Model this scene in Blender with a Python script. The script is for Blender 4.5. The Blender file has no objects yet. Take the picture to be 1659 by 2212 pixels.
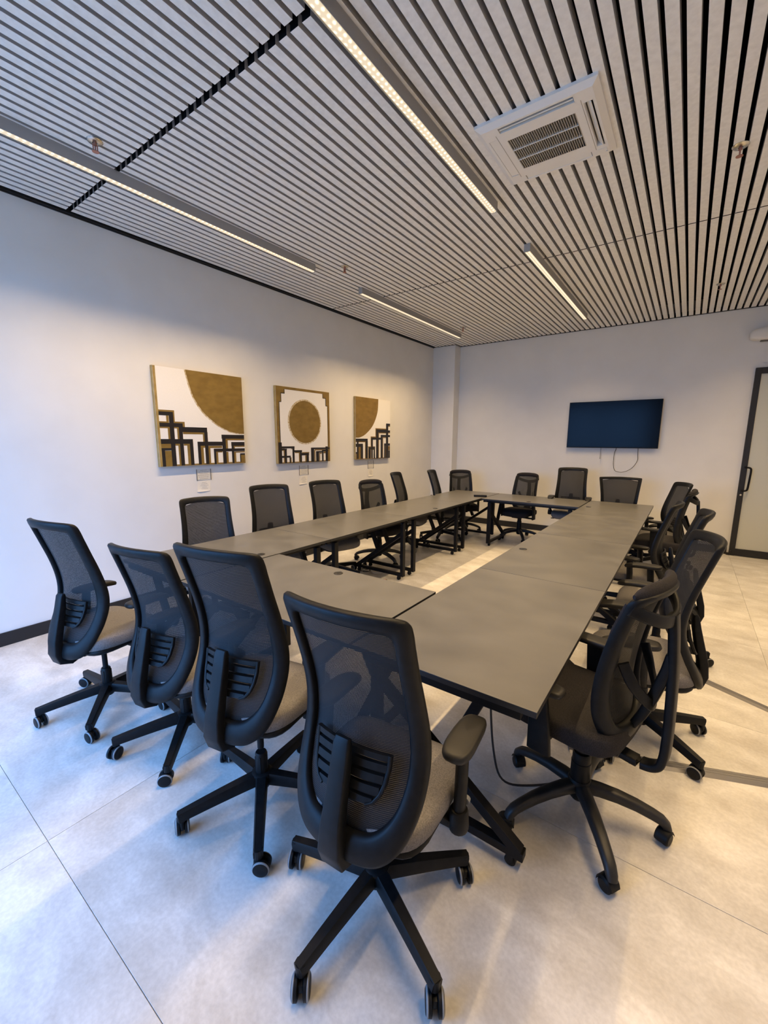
import bpy, bmesh, math, random
from mathutils import Vector, Matrix
random.seed(4)
S = bpy.context.scene
COL = S.collection
PI = math.pi
R = math.radians
HC = 3.412      # underside of the ceiling slats
YB = 7.787      # back wall
XR = 6.30       # right wall
YF = -0.75      # front (window) wall

# ------------------------------------------------------------------ camera
cam = bpy.data.cameras.new('camera')
camo = bpy.data.objects.new('camera', cam); COL.objects.link(camo)
cam.sensor_fit = 'VERTICAL'; cam.sensor_height = 36; cam.sensor_width = 36 * 1659 / 2212
cam.lens = 36 * 903.79 / 2212
cam.clip_start = 0.02
yaw, pitch, roll = 0.6235, 0.1705, 0.0050
fw = Vector((-math.sin(yaw) * math.cos(pitch), math.cos(yaw) * math.cos(pitch), -math.sin(pitch)))
rt = Vector((math.cos(yaw), math.sin(yaw), 0)); up = rt.cross(fw)
r2 = rt * math.cos(roll) + up * math.sin(roll); u2 = -rt * math.sin(roll) + up * math.cos(roll)
M = Matrix((r2, u2, -fw)).transposed().to_4x4(); M.translation = Vector((4.258, 0, 1.628))
camo.matrix_world = M
S.camera = camo

# ------------------------------------------------------------------ world, exposure, large lights
W = bpy.data.worlds.new('sky'); S.world = W; W.use_nodes = True
bgn = W.node_tree.nodes['Background']
bgn.inputs[0].default_value = (0.18, 0.44, 1.0, 1); bgn.inputs[1].default_value = 11.5
S.view_settings.view_transform = 'Standard'; S.view_settings.look = 'None'
S.view_settings.gamma = 1.0; S.view_settings.use_curve_mapping = False
S.view_settings.exposure = -0.17
pl = bpy.data.lights.new('window_portal', 'AREA'); pl.shape = 'RECTANGLE'; pl.size = 2.9; pl.size_y = 2.78
pl.cycles.is_portal = True
plo = bpy.data.objects.new('window_portal', pl); COL.objects.link(plo)
plo.location = (1.75, YF - 0.02, 1.51); plo.rotation_euler = (R(90), 0, 0)
LED_W = 52.0
LED_COL = (1.0, 0.69, 0.345)

# ------------------------------------------------------------------ materials
MATS = {}
def mat(name, col, rough=0.5, metal=0.0, spec=0.5, emis=None, es=0.0):
    m = bpy.data.materials.new(name); m.use_nodes = True
    b = m.node_tree.nodes['Principled BSDF']
    b.inputs['Base Color'].default_value = (*col, 1); b.inputs['Roughness'].default_value = rough
    b.inputs['Metallic'].default_value = metal; b.inputs['Specular IOR Level'].default_value = spec
    if emis:
        b.inputs['Emission Color'].default_value = (*emis, 1); b.inputs['Emission Strength'].default_value = es
    MATS[name] = m
    return m
class NT:
    def __init__(s, m): s.t = m.node_tree; s.n = s.t.nodes; s.l = s.t.links; s.b = s.n['Principled BSDF']; s.out = s.n['Material Output']
    def add(s, typ, **kw):
        n = s.n.new(typ)
        for k, v in kw.items():
            if k.startswith('i_'): n.inputs[int(k[2:])].default_value = v
            else: setattr(n, k, v)
        return n
    def link(s, a, b): s.l.new(a, b)
    def math(s, op, a, b=None, c=None):
        n = s.n.new('ShaderNodeMath'); n.operation = op
        for i, v in enumerate((a, b, c)):
            if v is None: continue
            if isinstance(v, (int, float)): n.inputs[i].default_value = v
            else: s.l.new(v, n.inputs[i])
        return n.outputs[0]
    def ramp(s, fac, stops):
        n = s.n.new('ShaderNodeValToRGB'); s.l.new(fac, n.inputs[0])
        e = n.color_ramp.elements
        while len(e) < len(stops): e.new(0.5)
        for el, (p, c) in zip(e, stops): el.position = p; el.color = (*c, 1)
        return n.outputs[0]
def noise_col(m, scale, c1, c2, lo=0.35, hi=0.65, detail=6, bump=0.0, vec=None, rough=None, bscale=None):
    t = NT(m)
    tc = t.add('ShaderNodeTexCoord')
    mp = t.add('ShaderNodeMapping'); t.link(tc.outputs['Object'], mp.inputs[0])
    if vec: mp.inputs['Scale'].default_value = vec
    no = t.add('ShaderNodeTexNoise'); no.inputs['Scale'].default_value = scale; no.inputs['Detail'].default_value = detail
    t.link(mp.outputs[0], no.inputs[0])
    t.link(t.ramp(no.outputs[0], [(lo, c1), (hi, c2)]), t.b.inputs['Base Color'])
    if rough:
        mr = t.add('ShaderNodeMapRange'); t.link(no.outputs[0], mr.inputs[0])
        mr.inputs[1].default_value = 0.3; mr.inputs[2].default_value = 0.7
        mr.inputs[3].default_value = rough[0]; mr.inputs[4].default_value = rough[1]
        t.link(mr.outputs[0], t.b.inputs['Roughness'])
    if bump:
        n2 = t.add('ShaderNodeTexNoise'); n2.inputs['Scale'].default_value = bscale or scale * 8; n2.inputs['Detail'].default_value = 4
        t.link(mp.outputs[0], n2.inputs[0])
        bp = t.add('ShaderNodeBump'); bp.inputs['Strength'].default_value = bump; bp.inputs['Distance'].default_value = 0.002
        t.link(n2.outputs[0], bp.inputs['Height']); t.link(bp.outputs[0], t.b.inputs['Normal'])
    return m
noise_col(mat('wall_paint', (0.8, 0.8, 0.79), 0.75, spec=0.3), 3, (0.725, 0.72, 0.71), (0.755, 0.75, 0.74), bump=0.06, bscale=160)
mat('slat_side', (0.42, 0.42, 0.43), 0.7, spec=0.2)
noise_col(mat('slat_white', (0.7, 0.7, 0.69), 0.65, spec=0.3), 30, (0.78, 0.775, 0.76), (0.86, 0.855, 0.84), bump=0.08, bscale=300)
mat('plenum_black', (0.006, 0.006, 0.007), 0.95, spec=0.1)
mat('trim_black', (0.010, 0.010, 0.012), 0.55)
noise_col(mat('plastic_black', (0.005, 0.005, 0.006), 0.46, spec=0.20), 40, (0.004, 0.0045, 0.0052), (0.007, 0.0075, 0.0085), bump=0.10, bscale=900)
noise_col(mat('plastic_worn', (0.03, 0.03, 0.032), 0.5), 14, (0.006, 0.006, 0.007), (0.020, 0.020, 0.021), lo=0.45, hi=0.8, vec=(1, 1, 1))
mat('arm_pad_black', (0.012, 0.0115, 0.011), 0.5, spec=0.35)
mat('steel_black', (0.005, 0.005, 0.006), 0.5, spec=0.2)
mat('caster_grey', (0.22, 0.23, 0.24), 0.5)
noise_col(mat('seat_grey', (0.11, 0.105, 0.105), 0.9, spec=0.2), 250, (0.13, 0.125, 0.125), (0.21, 0.20, 0.20), bump=0.3, bscale=900)
noise_col(mat('seat_black', (0.018, 0.016, 0.018), 0.9, spec=0.2), 250, (0.014, 0.013, 0.015), (0.028, 0.026, 0.028), bump=0.3, bscale=900)
noise_col(mat('table_top', (0.11, 0.105, 0.095), 0.35, spec=0.5), 4, (0.098, 0.096, 0.091), (0.138, 0.135, 0.128), lo=0.28, hi=0.75, detail=9, vec=(0.9, 1.3, 1), rough=(0.34, 0.41))
mat('table_edge', (0.012, 0.012, 0.013), 0.45)
mat('grommet_black', (0.012, 0.012, 0.012), 0.35)
mat('aluminium_grey', (0.17, 0.165, 0.17), 0.4, metal=0.3)
mat('fixture_grey', (0.36, 0.36, 0.36), 0.5, metal=0.2)
mat('ac_white', (0.80, 0.79, 0.77), 0.45)
mat('ac_shadow', (0.10, 0.10, 0.11), 0.7)
mat('ac_grille', (0.36, 0.34, 0.31), 0.6)
mat('chrome', (0.62, 0.60, 0.56), 0.25, metal=1.0)
mat('copper', (0.40, 0.20, 0.16), 0.45, metal=0.7)
noise_col(mat('paint_gold', (0.27, 0.17, 0.035), 0.5), 9, (0.19, 0.115, 0.022), (0.235, 0.148, 0.032), vec=(1, 1, 2), bump=0.2, bscale=60)
noise_col(mat('paint_gold_soft', (0.5, 0.4, 0.25), 0.6), 40, (0.40, 0.29, 0.12), (0.72, 0.66, 0.55))
noise_col(mat('paint_gold_side', (0.36, 0.25, 0.08), 0.45), 20, (0.30, 0.205, 0.06), (0.40, 0.28, 0.10))
mat('paint_black', (0.010, 0.008, 0.010), 0.5)
noise_col(mat('canvas_white', (0.82, 0.80, 0.78), 0.8), 300, (0.78, 0.765, 0.745), (0.85, 0.835, 0.815))
mat('paper', (0.80, 0.77, 0.70), 0.85)
mat('ink', (0.16, 0.15, 0.14), 0.8)
mat('cable_white', (0.75, 0.73, 0.70), 0.5)
mat('screen', (0.003, 0.004, 0.007), 0.16, spec=0.08)
mat('power_red', (0.5, 0.02, 0.02), 0.5)
mat('frosted_panel', (0.55, 0.56, 0.50), 0.35)
mat('grout', (0.44, 0.43, 0.42), 0.9)
noise_col(mat('bounce_ground', (0.2, 0.19, 0.18), 0.9), 3, (0.46, 0.38, 0.29), (0.54, 0.45, 0.35))  # pale warm tone chosen for the light it bounces onto the ceiling

def make_floor():
    m = mat('floor_tile', (0.6, 0.58, 0.55), 0.33, spec=0.5); t = NT(m)
    tc = t.add('ShaderNodeTexCoord'); oi = t.add('ShaderNodeObjectInfo')
    off = t.add('ShaderNodeCombineXYZ')
    t.link(t.math('MULTIPLY', oi.outputs['Random'], 37.0), off.inputs[0]); t.link(t.math('MULTIPLY', oi.outputs['Random'], 91.0), off.inputs[1])
    ad = t.add('ShaderNodeVectorMath', operation='ADD'); t.link(tc.outputs['Object'], ad.inputs[0]); t.link(off.outputs[0], ad.inputs[1])
    mp = t.add('ShaderNodeMapping'); mp.inputs['Rotation'].default_value = (0, 0, 0.6); mp.inputs['Scale'].default_value = (1.1, 1.7, 1)
    t.link(ad.outputs[0], mp.inputs[0])
    n1 = t.add('ShaderNodeTexNoise'); n1.inputs['Scale'].default_value = 2.6; n1.inputs['Detail'].default_value = 8; n1.inputs['Roughness'].default_value = 0.62; n1.inputs['Distortion'].default_value = 0.3
    t.link(mp.outputs[0], n1.inputs[0])
    n2 = t.add('ShaderNodeTexNoise'); n2.inputs['Scale'].default_value = 70; n2.inputs['Detail'].default_value = 4
    t.link(ad.outputs[0], n2.inputs[0])
    c1 = t.ramp(n1.outputs[0], [(0.36, (0.49, 0.465, 0.43)), (0.47, (0.56, 0.54, 0.51)), (0.54, (0.61, 0.59, 0.56)), (0.62, (0.68, 0.665, 0.64))])
    c2 = t.ramp(n2.outputs[0], [(0.35, (0.92, 0.92, 0.92)), (0.65, (1.04, 1.04, 1.04))])
    mx = t.add('ShaderNodeMix', data_type='RGBA', blend_type='MULTIPLY'); mx.inputs[0].default_value = 1.0
    t.link(c1, mx.inputs[6]); t.link(c2, mx.inputs[7]); t.link(mx.outputs[2], t.b.inputs['Base Color'])
    mr = t.add('ShaderNodeMapRange'); t.link(n1.outputs[0], mr.inputs[0]); mr.inputs[1].default_value = .3; mr.inputs[2].default_value = .7; mr.inputs[3].default_value = .42; mr.inputs[4].default_value = .30
    t.link(mr.outputs[0], t.b.inputs['Roughness'])
    bp = t.add('ShaderNodeBump'); bp.inputs['Strength'].default_value = 0.08; bp.inputs['Distance'].default_value = 0.002
    t.link(n2.outputs[0], bp.inputs['Height']); t.link(bp.outputs[0], t.b.inputs['Normal'])
make_floor()

def make_mesh_fabric(name, col, hole):
    """woven sling: rows of thread with small real see-through holes (uv in metres)"""
    m = mat(name, col, 0.7, spec=0.3); t = NT(m)
    uv = t.add('ShaderNodeUVMap'); sx = t.add('ShaderNodeSeparateXYZ'); t.link(uv.outputs[0], sx.inputs[0])
    fz = t.math('FRACT', t.math('MULTIPLY', sx.outputs[1], 1 / 0.0048)); fx = t.math('FRACT', t.math('MULTIPLY', sx.outputs[0], 1 / 0.0036))
    a = t.math('LESS_THAN', t.math('ABSOLUTE', t.math('SUBTRACT', fz, 0.5)), hole[0])
    b = t.math('LESS_THAN', t.math('ABSOLUTE', t.math('SUBTRACT', fx, 0.5)), hole[1])
    h = t.math('MULTIPLY', a, b)
    tr = t.add('ShaderNodeBsdfTransparent'); mx = t.add('ShaderNodeMixShader')
    t.link(h, mx.inputs[0]); t.link(t.b.outputs[0], mx.inputs[1]); t.link(tr.outputs[0], mx.inputs[2]); t.link(mx.outputs[0], t.out.inputs[0])
    bp = t.add('ShaderNodeBump'); bp.inputs['Strength'].default_value = 0.5; bp.inputs['Distance'].default_value = 0.001
    t.link(t.math('ABSOLUTE', t.math('SUBTRACT', fz, 0.5)), bp.inputs['Height']); t.link(bp.outputs[0], t.b.inputs['Normal'])
make_mesh_fabric('mesh_black', (0.013, 0.0135, 0.015), (0.070, 0.25))
make_mesh_fabric('mesh_open', (0.014, 0.014, 0.014), (0.095, 0.28))

def make_lens():
    m = mat('led_lens', (0.9, 0.85, 0.75), 0.4); t = NT(m)
    tc = t.add('ShaderNodeTexCoord'); sx = t.add('ShaderNodeSeparateXYZ'); t.link(tc.outputs['Object'], sx.inputs[0])
    fy = t.math('SUBTRACT', t.math('FRACT', t.math('MULTIPLY', sx.outputs[1], 1 / 0.034)), 0.5)
    fx = t.math('SUBTRACT', t.math('FRACT', t.math('MULTIPLY', sx.outputs[0], 1 / 0.026)), 0.5)
    d = t.math('SQRT', t.math('ADD', t.math('MULTIPLY', fy, fy), t.math('MULTIPLY', fx, fx)))
    g = t.math('SUBTRACT', 1.0, t.math('SMOOTH_MIN', t.math('MULTIPLY', d, 2.6), 1.0, 0.2))
    st = t.math('ADD', 0.72, t.math('MULTIPLY', t.math('POWER', t.math('MAXIMUM', g, 0.0), 1.5), 2.2))
    t.b.inputs['Emission Color'].default_value = (1.0, 0.84, 0.58, 1); t.link(st, t.b.inputs['Emission Strength'])
    t.b.inputs['Base Color'].default_value = (0.5, 0.4, 0.3, 1)
make_lens()
def make_glass(name, tint, refl):
    m = mat(name, tint, 0.05); t = NT(m)
    tr = t.add('ShaderNodeBsdfTransparent'); tr.inputs[0].default_value = (*tint, 1)
    gl = t.add('ShaderNodeBsdfGlossy'); gl.inputs[1].default_value = 0.03
    mx = t.add('ShaderNodeMixShader'); mx.inputs[0].default_value = refl
    t.link(tr.outputs[0], mx.inputs[1]); t.link(gl.outputs[0], mx.inputs[2]); t.link(mx.outputs[0], t.out.inputs[0])
make_glass('window_glass', (0.96, 0.98, 0.98), 0.06)
make_glass('acrylic', (0.97, 0.97, 0.97), 0.03)

# ------------------------------------------------------------------ mesh helpers
class MB:
    def __init__(s): s.v = []; s.f = []; s.m = []; s.uv = {}
    def add(s, vs, fs, mi=0, uvs=None):
        o = len(s.v); s.v += [tuple(v) for v in vs]
        for f in fs: s.f.append([o + i for i in f]); s.m.append(mi)
        if uvs:
            for i, q in enumerate(uvs): s.uv[o + i] = q
        return s
    def box(s, x0, x1, y0, y1, z0, z1, mi=0, c=0.0):
        if c <= 0:
            vs = [(x, y, z) for z in (z0, z1) for y in (y0, y1) for x in (x0, x1)]
            return s.add(vs, [(0, 2, 3, 1), (4, 5, 7, 6), (0, 1, 5, 4), (2, 6, 7, 3), (0, 4, 6, 2), (1, 3, 7, 5)], mi)
        bm = bmesh.new(); bmesh.ops.create_cube(bm, size=1)
        for v in bm.verts: v.co = Vector(((x0 + x1) / 2 + v.co.x * (x1 - x0), (y0 + y1) / 2 + v.co.y * (y1 - y0), (z0 + z1) / 2 + v.co.z * (z1 - z0)))
        bmesh.ops.bevel(bm, geom=bm.edges[:], offset=c, segments=2, affect='EDGES', profile=0.5)
        bm.verts.index_update()
        s.add([v.co[:] for v in bm.verts], [[v.index for v in f.verts] for f in bm.faces], mi); bm.free()
        return s
    def sweep(s, pts, secs, upv=(0, 0, 1), mi=0, caps=True):
        """pts: path; secs: one closed 2d section or a list of them (a along side, b along normal)"""
        pts = [Vector(p) for p in pts]; n = len(pts)
        if not isinstance(secs[0][0], (list, tuple)): secs = [secs] * n
        k = len(secs[0]); vs = []; U = Vector(upv)
        for i, p in enumerate(pts):
            t = (pts[min(i + 1, n - 1)] - pts[max(i - 1, 0)]).normalized()
            sd = t.cross(U)
            if sd.length < 1e-4: sd = Vector((1, 0, 0))
            sd.normalize(); nn = sd.cross(t)
            for a, b in secs[i]: vs.append(p + sd * a + nn * b)
        fs = [(i * k + j, i * k + (j + 1) % k, (i + 1) * k + (j + 1) % k, (i + 1) * k + j) for i in range(n - 1) for j in range(k)]
        if caps: fs += [tuple(range(k))[::-1], tuple((n - 1) * k + j for j in range(k))]
        return s.add(vs, fs, mi)
    def lathe(s, prof, n=20, c=(0, 0, 0), axis='z', mi=0):
        """prof: list of (r, h); closed with fans where r is 0"""
        vs = []
        for r, h in prof:
            for j in range(n):
                a = 2 * PI * j / n; x, y, z = r * math.cos(a), r * math.sin(a), h
                if axis == 'x': x, y, z = z, x, y
                elif axis == 'y': x, y, z = y, z, x
                vs.append((c[0] + x, c[1] + y, c[2] + z))
        fs = [(i * n + j, i * n + (j + 1) % n, (i + 1) * n + (j + 1) % n, (i + 1) * n + j) for i in range(len(prof) - 1) for j in range(n)]
        fs += [tuple(range(n))[::-1], tuple((len(prof) - 1) * n + j for j in range(n))]
        return s.add(vs, fs, mi)
    def build(s, name, mats, parent=None, smooth=False, loc=None, angle=40):
        me = bpy.data.meshes.new(name); me.from_pydata(s.v, [], s.f)
        if isinstance(mats, str): mats = [mats]
        for q in mats: me.materials.append(MATS[q])
        me.polygons.foreach_set('material_index', s.m)
        if s.uv:
            l = me.uv_layers.new(name='UVMap')
            for lp in me.loops: l.data[lp.index].uv = s.uv.get(lp.vertex_index, (0, 0))
        bm = bmesh.new(); bm.from_mesh(me); bmesh.ops.recalc_face_normals(bm, faces=bm.faces[:])
        if smooth:
            for e in bm.edges: e.smooth = len(e.link_faces) == 2 and e.calc_face_angle(0) < R(angle)
            for f in bm.faces: f.smooth = True
        bm.to_mesh(me); bm.free()
        o = bpy.data.objects.new(name, me); COL.objects.link(o)
        if parent: o.parent = parent
        if loc: o.location = loc
        return o
def rr(w, h, r, n=3):
    """rounded rectangle section"""
    out = []
    for cx, cy, a0 in ((w / 2 - r, h / 2 - r, 0), (-w / 2 + r, h / 2 - r, 90), (-w / 2 + r, -h / 2 + r, 180), (w / 2 - r, -h / 2 + r, 270)):
        for i in range(n + 1): a = R(a0 + 90 * i / n); out.append((cx + r * math.cos(a), cy + r * math.sin(a)))
    return out
def circ(r, n=10, sy=1.0): return [(r * math.cos(2 * PI * i / n), r * sy * math.sin(2 * PI * i / n)) for i in range(n)]
def interp(tab, x):
    if x <= tab[0][0]: return tab[0][1]
    for (a, p), (b, q) in zip(tab, tab[1:]):
        if x <= b: t = (x - a) / (b - a); return p + (q - p) * t
    return tab[-1][1]
def smooth_tab(tab, n=80):
    """catmull-rom densified table so profiles bend smoothly"""
    out = []
    for i in range(len(tab) - 1):
        p0 = tab[max(i - 1, 0)]; p1 = tab[i]; p2 = tab[i + 1]; p3 = tab[min(i + 2, len(tab) - 1)]
        k = 6
        for j in range(k):
            t = j / k
            out.append(tuple(0.5 * (2 * p1[c] + (p2[c] - p0[c]) * t + (2 * p0[c] - 5 * p1[c] + 4 * p2[c] - p3[c]) * t * t + (-p0[c] + 3 * p1[c] - 3 * p2[c] + p3[c]) * t ** 3) for c in range(len(p1))))
    out.append(tuple(tab[-1])); return out
def superell(a, b, c, e1, e2, nu=28, nv=14):
    def sg(x, e): return math.copysign(abs(x) ** e, x)
    vs = []; fs = []
    for i in range(nv + 1):
        ph = -PI / 2 + PI * i / nv
        for j in range(nu):
            th = 2 * PI * j / nu
            vs.append((a * sg(math.cos(ph), e1) * sg(math.cos(th), e2), b * sg(math.cos(ph), e1) * sg(math.sin(th), e2), c * sg(math.sin(ph), e1)))
    for i in range(nv):
        for j in range(nu): fs.append((i * nu + j, i * nu + (j + 1) % nu, (i + 1) * nu + (j + 1) % nu, (i + 1) * nu + j))
    return vs, fs
def empty(name, loc=(0, 0, 0), rz=0):
    o = bpy.data.objects.new(name, None); COL.objects.link(o); o.location = loc; o.rotation_euler = (0, 0, rz); o.empty_display_size = 0.1
    return o
def tag(o, label=None, cat=None, group=None, kind=None):
    if label: o['label'] = label
    if cat: o['category'] = cat
    if group: o['group'] = group
    if kind: o['kind'] = kind
    return o
def copy_tree(o, parent=None):
    c = o.copy(); COL.objects.link(c); c.parent = parent
    for ch in list(o.children): copy_tree(ch, c)
    return c
def struct(o, label=None, cat=None): return tag(o, label, cat, kind='structure')

# ------------------------------------------------------------------ room shell
TOP = 3.75
struct(MB().box(-0.15, 0, YF - 0.15, YB + 0.15, -0.1, TOP).build('wall_left', 'wall_paint'), 'long white painted wall carrying the three canvases', 'wall')
struct(MB().box(0, XR, YB, YB + 0.15, -0.1, TOP).build('wall_back', 'wall_paint'), 'white painted back wall behind the wall-mounted screen', 'wall')
struct(MB().box(XR, XR + 0.15, YF - 0.15, YB + 0.15, -0.1, TOP).build('wall_right', 'wall_paint'), 'white painted wall on the door side of the room', 'wall')
wf = MB(); wf.box(0, 0.3, YF - 0.15, YF, -0.1, TOP).box(3.2, XR, YF - 0.15, YF, -0.1, TOP).box(0.3, 3.2, YF - 0.15, YF, -0.1, 0.12).box(0.3, 3.2, YF - 0.15, YF, 2.90, TOP)
struct(wf.build('wall_front', 'wall_paint'), 'white wall around the big daylight window behind the camera', 'wall')
struct(MB().box(0, 0.468, YB - 0.226, YB, 0, TOP).build('wall_pillar', 'wall_paint'), 'white square corner pillar between the long wall and the back wall', 'pillar')
wn = empty('window_1', (1.75, YF - 0.08, 0.12)); struct(wn, 'black framed floor-to-header window behind the camera', 'window')
fm = MB(); fm.box(-1.45, 1.45, -0.04, 0.04, 0, 0.06).box(-1.45, 1.45, -0.04, 0.04, 2.72, 2.78)
fm.build('window_frame', 'trim_black', wn)
for x in (-1.42, 0.0, 1.42): MB().box(x - 0.03, x + 0.03, -0.04, 0.04, 0.06, 2.72).build('mullion', 'trim_black', wn)
for x0, x1 in ((-1.39, -0.03), (0.03, 1.39)): MB().box(x0, x1, -0.004, 0.004, 0.06, 2.72).build('pane', 'window_glass', wn)
struct(MB().box(-30, 36, -40, YF - 0.16, -0.32, -0.22).build('ground', 'bounce_ground'), 'unseen ground slab added outside the window for bounced daylight', 'ground')  # unseen slab added to block low sky light and bounce some onto the ceiling

# floor: slab and single tiles
fl = struct(MB().box(-0.1, XR + 0.1, YF - 0.1, YB + 0.1, -0.12, -0.0045).build('floor', 'grout'), 'pale stone-look tiled floor', 'floor')
xs = [0.0, 2.29, 4.89, XR]; ys = [YF] + [0.385 + 1.3 * i for i in range(6)] + [YB]
tcache = {}
for i in range(len(xs) - 1):
    for j in range(len(ys) - 1):
        w, h = xs[i + 1] - xs[i], ys[j + 1] - ys[j]
        if w < 0.02 or h < 0.02: continue
        key = (round(w, 3), round(h, 3)); g = 0.0010
        if key not in tcache:
            o = MB().box(-w / 2 + g, w / 2 - g, -h / 2 + g, h / 2 - g, -0.012, 0, c=0.0008).build('tile', 'floor_tile', fl); tcache[key] = o.data
        else:
            o = bpy.data.objects.new('tile', tcache[key]); COL.objects.link(o); o.parent = fl
        o.location = ((xs[i] + xs[i + 1]) / 2, (ys[j] + ys[j + 1]) / 2, 0)

# ceiling: dark plenum with single slats hung below it
ce = struct(MB().box(-0.1, XR + 0.1, YF - 0.1, YB + 0.1, HC + 0.20, TOP).build('ceiling', 'plenum_black'), 'ceiling of white slats below a black void', 'ceiling')
PITCH = 0.0754; SW = 0.0522
segs = [(YF + 0.02, 1.500), (1.532, 4.592), (4.606, YB - 0.035)]
sl_mesh = []
for y0, y1 in segs:
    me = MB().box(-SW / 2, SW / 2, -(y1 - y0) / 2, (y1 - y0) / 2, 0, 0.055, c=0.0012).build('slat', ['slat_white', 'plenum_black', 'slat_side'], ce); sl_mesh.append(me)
    for p in me.data.polygons:
        if abs(p.normal.x) > 0.9: p.material_index = 2          # side faces coloured darker than the underside
        if abs(p.normal.y) > 0.9: p.material_index = 1          # closed ends coloured black, standing for the shade inside a hollow profile
k0 = int((0.05 - 3.748) / PITCH)
xslats = [3.748 + PITCH / 2 + PITCH * k for k in range(-60, 60)]
xslats = [x for x in xslats if 0.055 < x < XR - 0.055]
first = [True, True, True]
for x in xslats:
    for si, (y0, y1) in enumerate(segs):
        if first[si]: o = sl_mesh[si]; first[si] = False
        else: o = sl_mesh[si].copy(); COL.objects.link(o); o.parent = ce
        o.location = (x, (y0 + y1) / 2, HC)
for y in (0.2, 1.516, 3.0, 4.599, 6.2):
    MB().box(0.0, XR, y - 0.018, y + 0.018, HC + 0.056, HC + 0.10).build('hanger_rail', 'plenum_black', ce)
# black edge trims where ceiling meets walls
struct(MB().box(0.0, 0.032, YF, YB - 0.226, HC - 0.004, HC + 0.06).box(0.0, 0.012, YF, YB - 0.226, HC - 0.012, HC + 0.06).build('trim_1', 'trim_black'), 'black shadow-gap trim along the long wall', 'trim')
struct(MB().box(0.468, XR, YB - 0.03, YB, HC - 0.004, HC + 0.06).build('trim_2', 'trim_black'), 'black shadow-gap trim along the back wall', 'trim')
struct(MB().box(0.0, 0.49, YB - 0.256, YB - 0.226, HC - 0.004, HC + 0.06).box(0.468, 0.49, YB - 0.256, YB - 0.03, HC - 0.004, HC + 0.06).build('trim_3', 'trim_black'), 'black trim wrapping the top of the corner pillar', 'trim')
struct(MB().box(0, 0.014, YF, YB - 0.226, 0, 0.108, c=0.002).build('baseboard_left', 'trim_black'), 'black baseboard along the long wall', 'baseboard')
struct(MB().box(0.468, 4.86, YB - 0.014, YB, 0, 0.108, c=0.002).build('baseboard_back', 'trim_black'), 'black baseboard along the back wall', 'baseboard')
struct(MB().box(0, 0.482, YB - 0.24, YB - 0.226, 0, 0.108, c=0.002).box(0.468, 0.482, YB - 0.23, YB - 0.014, 0, 0.108).build('baseboard_pillar', 'trim_black'), 'black baseboard around the corner pillar', 'baseboard')

# glass door in the back wall
dr = empty('door_1', (4.885, YB, 0)); struct(dr, 'black framed glazed door with a D-shaped pull handle', 'door')
DW, DH = 1.02, 2.615
MB().box(0, 0.066, -0.055, -0.002, 0.0, DH, c=0.003).build('door_stile', 'trim_black', dr)
MB().box(DW - 0.066, DW, -0.055, -0.002, 0.0, DH, c=0.003).build('door_stile', 'trim_black', dr)
MB().box(0.066, DW - 0.066, -0.055, -0.002, DH - 0.08, DH, c=0.003).build('door_rail', 'trim_black', dr)
MB().box(0.066, DW - 0.066, -0.055, -0.002, 0.005, 0.105, c=0.003).build('door_rail', 'trim_black', dr)
MB().box(-0.03, 0.0, -0.06, -0.002, 0.0, 0.03, c=0.003).lathe([(0.016, 0), (0.016, 0.03), (0.012, 0.034)], 12, (0.01, -0.075, 0.045)).build('pivot_hinge', 'trim_black', dr)
pn = MB().box(0.066, DW - 0.066, -0.034, -0.024, 0.105, DH - 0.08).build('pane', 'frosted_panel', dr)
hd = MB(); hp = [(0.035, -0.055, 1.28)] + [(0.035 + 0.075 * math.sin(R(a)), -0.055 - 0.0 - 0.06 * math.sin(R(a)), 1.28) for a in (30, 60)]
hp = smooth_tab([(0.045, -0.05, 1.275), (0.055, -0.095, 1.275), (0.095, -0.105, 1.265), (0.105, -0.105, 1.22), (0.100, -0.105, 1.08), (0.095, -0.105, 0.985), (0.085, -0.10, 0.955), (0.05, -0.092, 0.945), (0.040, -0.05, 0.945)])
hd.sweep(hp, circ(0.0125, 10), upv=(0.3, 1, 0.2)); hd.build('door_handle', 'steel_black', dr, smooth=True)
MB().lathe([(0.012, 0), (0.012, 0.008), (0.0, 0.008)], 12, (0.036, -0.058, 0.885), axis='y').build('lock_cylinder', 'chrome', dr)
# rounded white unit above the door
vs, fs = superell(0.48, 0.105, 0.085, 0.55, 0.35, 32, 16)
ac2 = empty('air_curtain', (5.24, YB - 0.105, 3.03)); tag(ac2, 'white rounded air curtain mounted high above the glazed door', 'air curtain')
MB().add(vs, fs).build('body', 'wall_paint', ac2, smooth=True)
MB().box(-0.36, 0.36, -0.05, 0.03, -0.088, -0.078, c=0.003).build('outlet', 'ac_shadow', ac2)

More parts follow.
